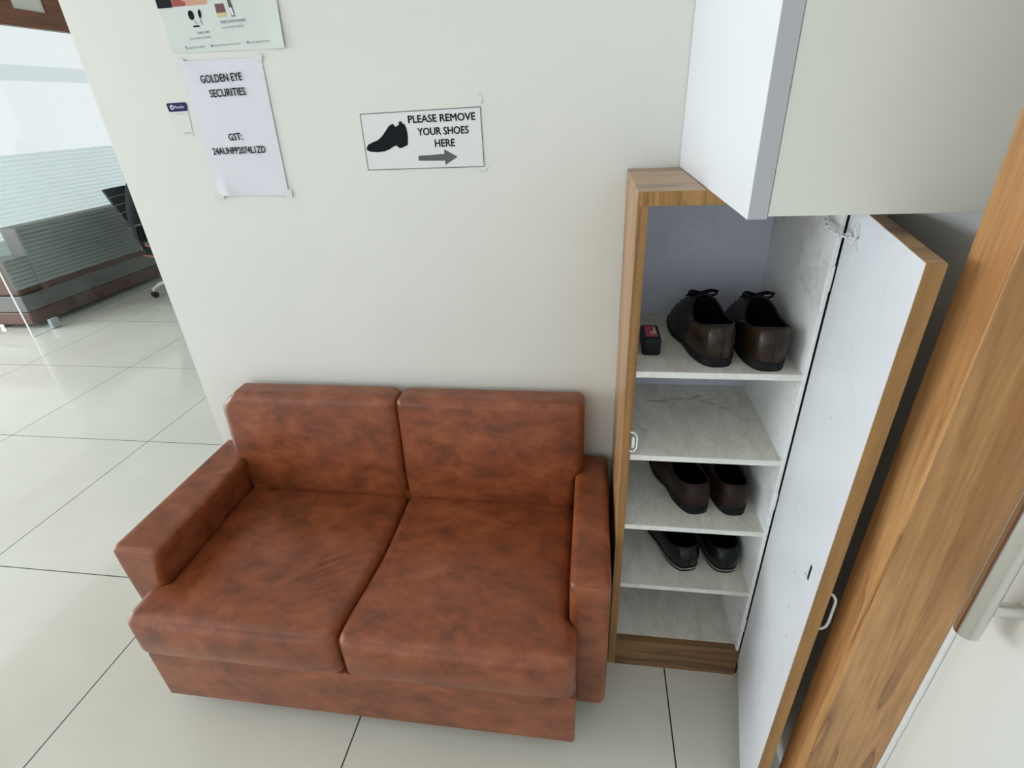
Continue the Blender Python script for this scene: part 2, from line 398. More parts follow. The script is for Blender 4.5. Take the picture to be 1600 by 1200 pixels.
link('dim_glow_band', box(-6.829, -6.826, 1.9, 7.0, 1.935, 2.105), emit('far_wall_glow_dim', (0.93, 0.99, 0.99), FAR_GLOW * 0.84), w3)  # pale grey band painted as a weaker glow, not a lamp
window(4, XR - 0.03, XR - 0.01, 2.4, 6.6, 0.5, 2.4, M['office_fill'], 'added glowing panel lighting the office, hidden behind the sofa wall', 'x')  # added source, out of view, brightens the office's far wall
# entrance door frame (wood clad post) and door leaf
bm = box(0.540, 0.647, -0.741, -0.676, 0, H, bev=0.0015)
bm.faces.ensure_lookup_table()
struct('trim_1', bm, M['wood_post'], 'tall teak laminate door post at the right edge', 'door frame')
struct('trim_2', box(0.647, 0.651, -0.748, -0.7412, 0, H), M['white_trim'], 'thin white strip between door post and white door', 'trim')
dl = struct('door_1', box(0.652, 0.692, -1.68, -0.742, 0.008, 2.1, bev=0.001), M['door_leaf'], 'white laminate entrance door with long steel pull handle', 'door')
bm = NB()
hx, hy = 0.6095, -0.8015
tube(bm, [(hx, hy, 0.816), (hx, hy, 0.817), (hx, hy, 1.5)], 0.0131, 28)
pull = link('door_handle', bm, M['steel'], dl, smooth=True); pull['label'] = 'long round brushed steel pull handle'
for p in pull.data.polygons:
    if len(p.vertices) > 6: p.use_smooth = False
bm = NB()
for zz in (0.858, 1.45): tube(bm, [(hx + 0.010, hy, zz), (0.6525, hy, zz)], 0.0090, 18)
link('handle_bracket', bm, M['steel'], pull, smooth=True)
struct('wall_lintel', box(0.66, 0.78, -4.4, -0.742, 2.1, H), M['plaster_grey'], 'wall above the entrance door', 'wall')
struct('wall_entry', box(0.66, 0.78, -4.4, -1.69, 0, 2.1), M['plaster_grey'], 'wall beside the entrance door', 'wall')

# ------------------------------------------------------------------ sofa
sofa = thing('sofa', 'mottled tan brown leatherette two seat sofa against the off white wall', 'sofa', (-0.40, -0.30, 0))
XS = -0.386     # the seam between the two places
wr = [((-0.590, -0.470), (-0.462, -0.352)), ((-0.572, -0.500), (-0.440, -0.385)), ((-0.535, -0.515), (-0.445, -0.432)), ((-0.545, -0.405), (-0.490, -0.350))]
def wrinkle(x, y):
    h = 0.0
    for (ax, ay), (bx, by) in wr:
        dx, dy = bx - ax, by - ay; L = math.hypot(dx, dy)
        t = ((x - ax) * dx + (y - ay) * dy) / L / L
        dd = ((x - ax) * dy - (y - ay) * dx) / L
        dd += 0.004 * math.sin(t * 5)
        fall = max(0.0, 1 - (2 * t - 1) ** 2) if 0 <= t <= 1 else 0.0
        h += fall * (0.0030 * math.exp(-(dd / 0.0045) ** 2) - 0.0022 * math.exp(-((dd - 0.009) / 0.0055) ** 2))
    return h
def seat_fn(left):
    def f(p, u, v, t):
        x, y, z = p
        cr = (1 - (2 * u - 1) ** 2) * (1 - (2 * v - 1) ** 2)
        z += 0.018 * cr * sst(0.4, 1, t)
        z += 0.010 * sst(0.25, 1, v) * sst(0.5, 1, t)           # the seat rises a little towards the back
        if v < 0.2: y -= 0.012 * (1 - (2 * t - 1) ** 2) * (1 - abs(2 * u - 1) ** 4) * sst(0.2, 0.0, v) if t > 0 else 0
        if left:
            g = sst(-0.478, -0.512, y)                           # the cushion wraps in front of the arm
            x -= 0.040 * g * sst(0.45, 0.0, u)
            x -= 0.022 * sst(-0.30, -0.58, y) * sst(0.6, 1.0, u)
            z += wrinkle(x, y) * sst(0.8, 1, t)
        else:
            g = sst(-0.478, -0.505, y)
            x += 0.019 * g * sst(0.55, 1.0, u)
            x -= 0.022 * sst(-0.30, -0.58, y) * sst(0.4, 0.0, u)
        return (x, y, z)
    return f
c1 = link('seat_cushion', rbox(-0.914, XS - 0.001, -0.597, -0.100, 0.222, 0.362, 0.026, (120, 120, 6), seat_fn(True)), M['leather'], sofa, smooth=True)
c2 = link('seat_cushion', rbox(XS + 0.001, 0.1185, -0.597, -0.100, 0.222, 0.362, 0.026, (26, 40, 6), seat_fn(False)), M['leather'], sofa, smooth=True)
def base_fn(p, u, v, t):
    x, y, z = p
    return (x, y, z)
bm = rbox(-0.945, 0.1370, -0.590, -0.515, 0.050, 0.223, 0.008, (14, 3, 4))
add_box(bm, -0.905, 0.112, -0.52, -0.03, 0.070, 0.215)
add_box(bm, -0.900, 0.108, -0.108, -0.03, 0.21, 0.385)
link('base', bm, M['leather'], sofa, smooth=True)
def back_fn(left):
    def f(p, u, v, t):
        x, y, z = p
        y += 0.020 * sst(0.1, 1.0, t) * (1 - v) * 1.0           # the face leans back a little
        y -= 0.008 * (1 - (2 * u - 1) ** 2) * (1 - (2 * t - 1) ** 2) * (1 - v)
        g = sst(0.500, 0.455, z)                                # narrower where it drops between the arms
        if left:
            x += 0.022 * g * sst(0.3, 0, u)
            k = sst(0.645, 0.705, z) * sst(0.14, 0, u)
            x += 0.042 * k; 
        else:
            x -= 0.022 * g * sst(0.7, 1, u)
        return (x, y, z)
    return f
link('back_cushion', rbox(-0.932, XS - 0.001, -0.118, -0.012, 0.350, 0.703, 0.026, (24, 4, 24), back_fn(True)), M['leather'], sofa, smooth=True)
link('back_cushion', rbox(XS + 0.001, 0.1405, -0.118, -0.012, 0.350, 0.700, 0.022, (24, 4, 24), back_fn(False)), M['leather'], sofa, smooth=True)
def arm_fn(left):
    def f(p, u, v, t):
        x, y, z = p
        if left:
            x -= 0.022 * sst(1.0, 0.72, t) * sst(0.4, 1.0, u)   # padded roll along the inner top edge
            x += 0.012 * sst(0.9, 0.3, t) * sst(0.5, 0, u)
        else:
            x += 0.012 * sst(0.25, 0.0, t) * sst(0.5, 0, u)
            x -= 0.006 * sst(0.06, 0.0, t) * u
        return (x, y, z)
    return f
for nm, a, b, lf in (('left', -1.018, -0.888, True), ('right', 0.1185, 0.2095, False)):
    arm = link('armrest', rbox(a, b, -0.498, -0.012, 0.056, 0.486, 0.017, (8, 30, 20), arm_fn(lf)), M['leather'], sofa, smooth=True)
    bm = NB()
    tube(bm, [(a + 0.012, -0.4925, 0.478), (a + 0.03, -0.4945, 0.480), (b - 0.03, -0.4945, 0.480), (b - 0.012, -0.4925, 0.478)], 0.0016, 6)
    link('stitching', bm, M['leather'], arm, smooth=True)
for fx in (-0.85, 0.06):
    for fy in (-0.50, -0.07):
        bm = NB(); tube(bm, [(fx, fy, 0.0), (fx, fy, 0.072)], [0.018, 0.024], 14)
        link('foot', bm, M['black_plastic'], sofa, smooth=False)

# ------------------------------------------------------------------ shoe cabinet
C0, C1, T, DC = 0.2229, 0.5524, 1.2653, 0.3389
cab = thing('shoe_cabinet', 'narrow teak laminate shoe cabinet with open door and white shelves', 'shoe cabinet', (0.388, -0.17, 0))
YB = -0.003
# side panels: left one teak outside and on the front edge, white inside
bm = box(C0, C0 + 0.0165, -DC, YB, 0.0, T - 0.0167, bev=0.0006, seg=1)
link('side_panel', bm, M['wood_z'], cab)
bm = box(C1 + 0.0015, C1 + 0.0072, -DC - 0.001, YB, 0.105, T - 0.018)
link('side_panel', bm, M['cab_in'], cab)
link('side_panel', box(C1 + 0.0072, C1 + 0.018, -DC + 0.006, YB, 0.0, T - 0.0167), M['dark'], cab)  # right outer board coloured near black, the hinge gap's shade put into colour
link('inner_lining', box(C0 + 0.0165, C0 + 0.0185, -DC + 0.003, YB, 0.105, T - 0.018), M['cab_in'], cab)
link('inner_lining', box(C1, C1 + 0.0015, -DC + 0.0005, YB, 0.105, T - 0.018), M['cab_in'], cab)
link('top_panel', box(C0, C1 + 0.018, -DC, YB, T - 0.0165, T + 0.0005, bev=0.0006, seg=1), M['wood_x'], cab)
link('front_rail', box(C0 + 0.0185, C1, -DC + 0.0002, -DC + 0.016, T - 0.0235, T - 0.0165), M['wood_edge'], cab)
link('edge_band', box(C0 + 0.0004, C1 + 0.018, -DC - 0.0006, -DC - 0.0001, T - 0.0235, T), M['wood_x2'], cab)
link('edge_band', box(C0 + 0.0004, C0 + 0.0187, -DC - 0.0006, -DC + 0.001, 0.0, T - 0.0236), M['wood_edge'], cab)
link('back_panel', box(C0 + 0.0185, C1, -0.008, YB, 0.10, T - 0.0165), M['back_panel'], cab)
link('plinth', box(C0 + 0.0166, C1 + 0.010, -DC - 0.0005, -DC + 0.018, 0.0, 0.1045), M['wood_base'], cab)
SH = (0.9254, 0.7219, 0.5210, 0.3228)
for z in SH:
    s = link('shelf', box(C0 + 0.0185, C1, -DC + 0.0022, -0.008, z - 0.0125, z, bev=0.0004, seg=1), M['shelf_top'], cab)
    e = link('edge_band', box(C0 + 0.0185, C1, -DC + 0.0006, -DC + 0.0024, z - 0.0128, z + 0.0003), M['shelf_edge'], s)
    e['label'] = 'white front edge strip'
link('shelf', box(C0 + 0.0185, C1, -DC + 0.018, -0.008, 0.090, 0.1054), M['shelf_top'], cab)
# scuff marks left on the second shelf
bm = NB()
for (sxx, syy, ang, L, W) in ((0.42, -0.075, 0.6, 0.045, 0.012), (0.445, -0.10, -0.5, 0.05, 0.009), (0.37, -0.085, 0.1, 0.06, 0.008), (0.33, -0.10, 0.0, 0.05, 0.014), (0.48, -0.125, -0.3, 0.03, 0.01), (0.455, -0.085, 0.3, 0.03, 0.006)):
    pts = []
    for k in range(14):
        a = 2 * math.pi * k / 14; rr = 1 + 0.3 * math.sin(3 * a + L * 99)
        u, v = L / 2 * rr * math.cos(a), W / 2 * rr * math.sin(a)
        pts.append((sxx + u * math.cos(ang) - v * math.sin(ang), syy + u * math.sin(ang) + v * math.cos(ang)))
    prism(bm, pts, 'z', 0.7219, 0.7222)
link('scuff_mark', bm, plain('scuff_brown', (0.50, 0.46, 0.40), 0.6), cab)
# small white loop catch by the left side, above the third shelf
bm = NB()
cx, cz, cy = C0 + 0.0195, 0.758, -DC - 0.001
oct_ = [(0.004, -0.024), (0.008, -0.021), (0.0115, -0.013), (0.0115, 0.013), (0.008, 0.021), (0.004, 0.024)]
tube(bm, [(cx - 0.003, cy, cz - 0.024)] + [(cx + u, cy - 0.002, cz + v) for u, v in oct_] + [(cx - 0.003, cy, cz + 0.024)], 0.0016, 8)
add_box(bm, cx + 0.001, cx + 0.0065, cy - 0.002, cy + 0.002, cz - 0.014, cz + 0.012)
link('catch', bm, M['white_metal'], cab, smooth=False)
# the open door
HX = 0.5637; DANG = math.radians(11.81); DW = 0.3685; DT = 0.0191
dv = Vector((-math.sin(DANG), -math.cos(DANG), 0)); nv = Vector((math.cos(DANG), -math.sin(DANG), 0)); hp = Vector((HX, -DC - 0.0012, 0))
def dbox(bm, a0, a1, n0, n1, z0, z1, bev=0.0):
    t = NB(); add_box(t, a0, a1, n0, n1, z0, z1, bev, 1)
    for v in t.verts: v.co = hp + dv * v.co.x + nv * v.co.y + Vector((0, 0, v.co.z))
    me = bpy.data.meshes.new('tmp'); t.to_mesh(me); t.free(); bm.from_mesh(me); bpy.data.meshes.remove(me); return bm
ZD0, ZD1 = 0.062, 1.2421
door = link('door', dbox(NB(), 0, DW - 0.001, 0.0, 0.016, ZD0, ZD1 - 0.0008), M['door_white'], cab)
door['label'] = 'open cabinet door, white inside and teak outside'
o = link('outer_veneer', dbox(NB(), 0, DW - 0.001, 0.016, DT, ZD0, ZD1 - 0.0008), M['wood_z'], door)
o = link('edge_band', dbox(NB(), DW - 0.001, DW, 0.0004, DT, ZD0, ZD1), M['wood_edge'], door); o['label'] = 'teak edge strip'
link('edge_band', dbox(NB(), 0.0, DW - 0.001, 0.0004, DT, ZD1 - 0.0008, ZD1), M['wood_x'], door)
bm = NB()
def dp(a, n, z): return hp + dv * a + nv * n + Vector((0, 0, z))
pts = [dp(0.358, DT + n_, z_) for n_, z_ in ((-0.002, 0.744), (0.006, 0.742), (0.011, 0.735), (0.0125, 0.727), (0.0125, 0.684), (0.011, 0.673), (0.006, 0.666), (-0.002, 0.664))]
tube(bm, pts, 0.0021, 10)
o = link('door_handle', bm, M['white_metal'], door, smooth=True); o['label'] = 'small silver bow handle'
bm = dbox(NB(), 0.316, 0.322, -0.0012, 0.001, 0.725, 0.752)
link('lock_slot', bm, M['dark'], door)
for a, z, r in ((0.30, 0.715, 0.003), (0.245, 0.66, 0.0018), (0.27, 0.60, 0.0022), (0.20, 0.95, 0.0016), (0.30, 0.56, 0.0025)):
    link('paint_chip', dbox(NB(), a, a + r, -0.0004, 0.0004, z, z + r * 2), M['ink_faint'], door)
for z in (1.114, 0.617, 0.206):
    bm = NB(); add_box(bm, C1 - 0.0012, C1 + 0.0002, -DC + 0.002, -DC + 0.030, z - 0.024, z + 0.024)
    tube(bm, [(C1 + 0.006, -DC - 0.002, z - 0.022), (C1 + 0.006, -DC - 0.002, z + 0.022)], 0.0022, 8)
    for q in (-0.013, 0.013): tube(bm, [(C1 - 0.0018, -DC + 0.018, z + q), (C1 - 0.001, -DC + 0.018, z + q)], 0.0022, 8)
    link('hinge', bm, M['white_metal'], cab)
# chain tied between the cabinet side and the door
bm = NB()
pa, pb = Vector((C1 - 0.002, -0.285, 1.214)), dp(0.082, -0.003, 1.203)
nl = 13
for i in range(nl):
    t = (i + 0.5) / nl
    p = pa.lerp(pb, t) - Vector((0.012 * math.sin(math.pi * t), 0, 0.008 * math.sin(math.pi * t)))
    dirv = (pb - pa).normalized(); side = dirv.cross(Vector((0, 0, 1))).normalized(); up = dirv.cross(side)
    if i % 2: side, up = up, side
    L = (pb - pa).length / nl * 0.78
    tube(bm, [p + dirv * L * math.cos(a) + side * 0.0042 * math.sin(a) for a in (2 * math.pi * k / 12 for k in range(12))], 0.0016, 6, closed=True)
chain = link('chain', bm, M['white_metal'], cab, smooth=True); chain['label'] = 'thin white metal chain'
bm = NB()
for k in range(4):
    a = k * 1.7
    tube(bm, [pb + Vector((0, 0, 0)), pb + dv * 0.010 * math.cos(a) - nv * 0.004 + Vector((0, 0, 0.014 * math.sin(a))), pb + dv * 0.020 * math.cos(a + .4) - nv * 0.003 + Vector((0, 0, 0.02 * math.sin(a + .4)))], 0.0015, 6)
link('knot', bm, M['white_metal'], chain, smooth=True)

# ------------------------------------------------------------------ overhead cabinet
B0, DB = 0.336, 0.591
ov = thing('overhead_cabinet', 'white wall cabinet hanging above the shoe cabinet', 'wall cabinet', (0.478, -0.30, T))
ZT = 2.15; ZB = T + 0.0015
link('side_panel', box(B0, B0 + 0.022, -DB + 0.0012, -0.002, ZB, ZT), M['overhead'], ov)
o = link('edge_band', box(B0 + 0.0004, B0 + 0.0225, -DB, -DB + 0.0012, ZB, ZT), M['grey_edge'], ov); o['label'] = 'grey front edge strip of the side panel'
link('bottom_panel', box(B0 + 0.022, XR - 0.002, -DB + 0.02, -0.002, ZB, ZB + 0.018), M['overhead'], ov)
link('top_panel', box(B0 + 0.022, XR - 0.002, -DB + 0.02, -0.002, ZT - 0.018, ZT), M['overhead'], ov)
link('back_panel', box(B0 + 0.022, XR - 0.002, -0.010, -0.002, ZB + 0.018, ZT - 0.018), M['overhead'], ov)
link('side_panel', box(XR - 0.020, XR - 0.002, -DB + 0.02, -0.010, ZB + 0.018, ZT - 0.018), M['overhead'], ov)
link('door', box(B0 + 0.0235, XR - 0.002, -DB + 0.001, -DB + 0.019, ZB + 0.003, ZT, bev=0.0008), M['overhead_front'], ov)

# ------------------------------------------------------------------ papers and signs on the wall
def sheet(corners, th, curl=None, n=(10, 14), off=0.0012):
    """thin sheet through four wall points (tl, tr, br, bl), bulging off the wall by curl(u, v)"""
    bm = NB(); tl, tr, br, bl = [Vector((x, 0, z)) for x, z in corners]
    G = []
    for k in (0, 1):
        for j in range(n[1] + 1):
            for i in range(n[0] + 1):
                u, v = i / n[0], j / n[1]
                p = tl.lerp(tr, u).lerp(bl.lerp(br, u), v)
                p.y = -off - (curl(u, v) if curl else 0) + (th if k == 0 else 0)
                G.append(bm.verts.new(p))
    W = n[0] + 1; K = W * (n[1] + 1)
    for j in range(n[1]):
        for i in range(n[0]):
            a = j * W + i
            bm.faces.new((G[a], G[a + 1], G[a + W + 1], G[a + W])); bm.faces.new((G[K + a], G[K + a + W], G[K + a + W + 1], G[K + a + 1]))
    rim = [i for i in range(W)] + [j * W + n[0] for j in range(1, n[1] + 1)] + [n[1] * W + i for i in range(n[0] - 1, -1, -1)] + [j * W for j in range(n[1] - 1, 0, -1)]
    for a, b in zip(rim, rim[1:] + rim[:1]): bm.faces.new((G[a], G[K + a], G[K + b], G[b]))
    return bm
def flat(x0, x1, z0, z1, y, th=0.0002): return box(x0, x1, y - th, y, z0, z1)
# shoe sign
sg = thing('shoe_sign', 'laminated wall sign with a black shoe and an arrow, asking to remove shoes', 'sign', (-0.245, 0, 1.34))
link('card', sheet([(-0.3865, 1.402), (-0.1035, 1.4045), (-0.1035, 1.2805), (-0.3885, 1.2815)], 0.0008), M['sign_paper'], sg)
bm = NB(); yb = -0.0016; bw = 0.0016
cs = [(-0.3865, 1.402), (-0.1035, 1.4045), (-0.1035, 1.2805), (-0.3885, 1.2815)]
ins = [(-0.3849, 1.4004), (-0.1051, 1.4029), (-0.1051, 1.2821), (-0.3869, 1.2831)]
A = [bm.verts.new((x, yb, z)) for x, z in cs]; B = [bm.verts.new((x, yb, z)) for x, z in ins]
A2 = [bm.verts.new((x, yb + 0.0004, z)) for x, z in cs]; B2 = [bm.verts.new((x, yb + 0.0004, z)) for x, z in ins]
for i in range(4):
    j = (i + 1) % 4
    bm.faces.new((A[i], A[j], B[j], B[i])); bm.faces.new((A2[i], B2[i], B2[j], A2[j])); bm.faces.new((A[i], A2[i], A2[j], A[j])); bm.faces.new((B[i], B[j], B2[j], B2[i]))
link('printed_border', bm, M['arrow_grey'], sg)
def from_px(px, py):   # the sign's own layout grid (1600 x 1108 sketch units) to the wall
    # bilinear over the printed border's corners
    c = {'tl': (145, 350), 'tr': (1298, 290), 'br': (1335, 860), 'bl': (237, 902)}
    u, v = 0.5, 0.5
    for _ in range(30):
        X = (1-u)*(1-v)*c['tl'][0]+u*(1-v)*c['tr'][0]+u*v*c['br'][0]+(1-u)*v*c['bl'][0]
        Y = (1-u)*(1-v)*c['tl'][1]+u*(1-v)*c['tr'][1]+u*v*c['br'][1]+(1-u)*v*c['bl'][1]
        u += (px - X) / 1150; v += (py - Y) / 560
    return (-0.387 + u * 0.2835, 1.403 - v * 0.1217)
icon = [(218, 672), (232, 645), (275, 622), (325, 602), (362, 568), (398, 518), (430, 468), (468, 444), (482, 456), (490, 470), (506, 470), (522, 458), (530, 450), (527, 430), (545, 420), (558, 428), (562, 440), (585, 452), (600, 485), (612, 535), (617, 590), (615, 648), (585, 664), (545, 680), (526, 672), (508, 652), (480, 662), (440, 690), (395, 710), (330, 720), (260, 716), (228, 704), (217, 690)]
bm = NB(); prism(bm, [from_px(*p) for p in icon], 'y', -0.0014, -0.0018)
link('shoe_pictogram', bm, M['shoe_icon'], sg)
bm = NB(); prism(bm, [from_px(*p) for p in [(717, 755), (962, 735), (960, 690), (1085, 763), (975, 846), (970, 802), (720, 802)]], 'y', -0.0014, -0.0018)
link('arrow', bm, M['arrow_grey'], sg)
def sign_line(s, px0, px1, py0, py1):
    a = from_px(px0, py1); b_ = from_px(px1, py0)
    text('lettering', s, a[0], b_[0], a[1], b_[1], -0.00185, M['ink'], sg, bold=0.012)
text('lettering', 'PLEASE REMOVE', -0.2735, -0.1165, 1.3785, 1.3935, -0.00185, M['ink'], sg, bold=0.026)
text('lettering', 'YOUR SHOES', -0.2545, -0.134, 1.3520, 1.3672, -0.00185, M['ink'], sg, bold=0.026)
text('lettering', 'HERE', -0.2165, -0.1685, 1.3268, 1.3420, -0.00185, M['ink'], sg, bold=0.026)
# printed A4 notice
def gst_curl(u, v):
    return 0.004 * math.exp(-((u - 0.14) / 0.07) ** 2) * sst(0.72, 1, v) + 0.003 * math.exp(-((u - .05) / .1) ** 2) * sst(0.2, 0, v) + 0.0015 * math.sin(v * 3.0) + 0.002 * sst(0.8, 1, v) * (0.5 + 0.5 * math.sin(u * 9))
nt_ = thing('paper_notice', 'white paper notice with a company name and tax number taped to the wall', 'notice', (-0.70, 0, 1.38))
link('sheet', sheet([(-0.797, 1.527), (-0.596, 1.524), (-0.606, 1.231), (-0.798, 1.234)], 0.0003, gst_curl, (24, 30), 0.002), M['paper'], nt_, smooth=True)
yn = -0.0052
for s, x0, x1, z0, z1, sh in (('GOLDEN EYE', -0.7565, -0.652, 1.482, 1.4975, 0.001), ('SECURITIES', -0.7435, -0.652, 1.4525, 1.4680, 0.001), ('GST:', -0.726, -0.690, 1.3600, 1.3750, 0.001), ('24AUHPP2074L1ZD', -0.778, -0.638, 1.3300, 1.3450, 0.0)):
    text('lettering', s, x0, x1, z0, z1, yn, M['ink'], nt_, bold=0.018, shear=sh)
for x0, x1, z0, z1 in ((-0.805, -0.785, 1.512, 1.532), (-0.612, -0.592, 1.518, 1.53), (-0.615, -0.597, 1.225, 1.245), (-0.81, -0.785, 1.226, 1.240)):
    link('tape', box(x0, x1, -0.0046, -0.0042, z0, z1), M['tape'], nt_)
# flyer above it, running up out of the picture
fl = thing('security_flyer', 'glossy product flyer at the top left, printed with small cameras and door phones', 'poster', (-0.665, 0, 1.68))
link('sheet', sheet([(-0.815, 1.842), (-0.520, 1.828), (-0.5325, 1.538), (-0.8085, 1.5435)], 0.0003, lambda u, v: 0.005 * sst(0.85, 1, u) * sst(0.5, 1, v), (20, 20), 0.0016), M['poster_paper'], fl, smooth=True)
yf = -0.0022
link('printed_photo', flat(-0.812, -0.7755, 1.627, 1.80, yf), M['ink'], fl)
link('printed_photo', flat(-0.7755, -0.692, 1.628, 1.80, yf), M['skin_print'], fl)
bm = NB(); prism(bm, [(-0.7755, 1.628), (-0.745, 1.628), (-0.742, 1.634), (-0.755, 1.640), (-0.7755, 1.645)], 'y', yf - 0.0002, yf - 0.0005); link('printed_photo', bm, M['red_print'], fl)
def disc(bm, cx, cz, rx, rz, y, rot=0.0):
    prism(bm, [(cx + rx * math.cos(a) * math.cos(rot) - rz * math.sin(a) * math.sin(rot), cz + rx * math.cos(a) * math.sin(rot) + rz * math.sin(a) * math.cos(rot)) for a in (2 * math.pi * k / 20 for k in range(20))], 'y', y, y - 0.0003)
bm = NB(); disc(bm, -0.737, 1.6105, 0.0068, 0.0088, yf); disc(bm, -0.7155, 1.612, 0.0035, 0.0078, yf, -0.1)
add_box(bm, -0.739, -0.724, yf - 0.0003, yf, 1.5885, 1.5915)
link('printed_camera', bm, M['shoe_icon'], fl)
bm = NB(); prism(bm, [(-0.7205, 1.615), (-0.7185, 1.615), (-0.7145, 1.592), (-0.7175, 1.592)], 'y', yf, yf - 0.0002); prism(bm, [(-0.735, 1.600), (-0.731, 1.600), (-0.7265, 1.594), (-0.729, 1.593)], 'y', yf, yf - 0.0002); link('printed_camera', bm, M['ink_faint'], fl)
link('printed_monitor', flat(-0.675, -0.6535, 1.6105, 1.6265, yf), M['maroon_print'], fl)
link('printed_monitor', flat(-0.675, -0.6535, 1.603, 1.6105, yf), M['yellow_print'], fl)
bm = NB(); prism(bm, [(-0.6445, 1.645), (-0.6365, 1.645), (-0.6335, 1.602), (-0.6415, 1.602)], 'y', yf, yf - 0.0003); link('printed_monitor', bm, M['arrow_grey'], fl)
bm = NB(); prism(bm, [(-0.6425, 1.618), (-0.6370, 1.618), (-0.6350, 1.604), (-0.6403, 1.604)], 'y', yf - 0.0003, yf - 0.0005); link('printed_monitor', bm, M['panel_white'], fl)
for s, x0, x1, z0, z1, mm in (('HOME CAMS', -0.734, -0.7035, 1.5755, 1.5800, 'ink_soft'), ('HOME VIDEO SYSTEMS', -0.756, -0.7035, 1.5665, 1.5700, 'ink_faint'),
        ('VIDEO DOOR PHONES', -0.672, -0.6125, 1.5915, 1.5965, 'ink_soft'), ('FOR SECURE HOMES', -0.672, -0.6195, 1.5820, 1.5855, 'ink_faint'),
        ('7203 030 9863', -0.764, -0.725, 1.5495, 1.5535, 'ink_faint'), ('www.goldeneyesecure.com', -0.7035, -0.6365, 1.5500, 1.5545, 'ink_faint'), ('sales@goldeneye.in', -0.612, -0.560, 1.5510, 1.5555, 'ink_faint')):
    text('lettering', s, x0, x1, z0, z1, yf - 0.0003, M[mm], fl, bold=0.006, shear=0.001)
bm = NB(); disc(bm, -0.7075, 1.552, 0.0022, 0.0022, yf); link('contact_icon', bm, M['ink_soft'], fl)
bm = NB(); disc(bm, -0.6185, 1.5535, 0.0030, 0.0022, yf); link('contact_icon', bm, M['ink_soft'], fl)
bm = NB(); tube(bm, [(-0.7715, yf, 1.5555), (-0.7705, yf, 1.5515), (-0.7675, yf, 1.549)], 0.0008, 6)
link('contact_icon', bm, M['ink_soft'], fl)
# sticker
sk = thing('payment_sticker', 'small white wall sticker with a navy heading left of the paper notice', 'sticker', (-0.842, 0, 1.41))
link('sheet', sheet([(-0.864, 1.4395), (-0.814, 1.4395), (-0.820, 1.3735), (-0.868, 1.374)], 0.0004, None, (2, 2)), M['sticker'], sk)
bm = NB(); prism(bm, [(-0.866, 1.443), (-0.863, 1.4455), (-0.816, 1.4455), (-0.813, 1.442), (-0.8145, 1.430), (-0.817, 1.4275), (-0.862, 1.427), (-0.865, 1.430)], 'y', -0.0012, -0.0018)
link('heading', bm, M['navy'], sk)
bm = NB(); disc(bm, -0.8535, 1.4365, 0.0048, 0.0052, -0.0018); link('logo', bm, M['sticker'], sk)
bm = NB(); disc(bm, -0.8530, 1.4360, 0.0020, 0.0022, -0.0021); link('logo', bm, M['navy'], sk)
text('lettering', 'PhonePe', -0.8465, -0.8215, 1.4335, 1.4395, -0.002, M['sticker'], sk, bold=0.006)
text('lettering', 'ACCEPTED HERE', -0.852, -0.8215, 1.4210, 1.4235, -0.0016, M['ink_faint'], sk)
bm = NB()
for k in range(3): disc(bm, -0.8395 + k * 0.0065, 1.3805, 0.0016, 0.0018, -0.0014)
link('logo', bm, M['ink_soft'], sk)
# dried glue smears beside the sign
bm = NB()
tube(bm, [(-0.1045 + 0.006 * math.cos(a) * (1 + .1 * a), -0.0002, 1.4195 + 0.009 * math.sin(a)) for a in (-1.2 + 0.35 * k for k in range(10))], 0.0012, 6)
tube(bm, [(-0.1145 + 0.004 * k, -0.0002, 1.270 + 0.0012 * (k - 2) ** 2) for k in range(6)], 0.0012, 6)
tag(link('glue_smear', bm, plain('dried_glue', (0.66, 0.66, 0.58), 0.4), None, smooth=True), 'faint dried glue smears around the right corners of the shoe sign', 'stain', kind='stuff')

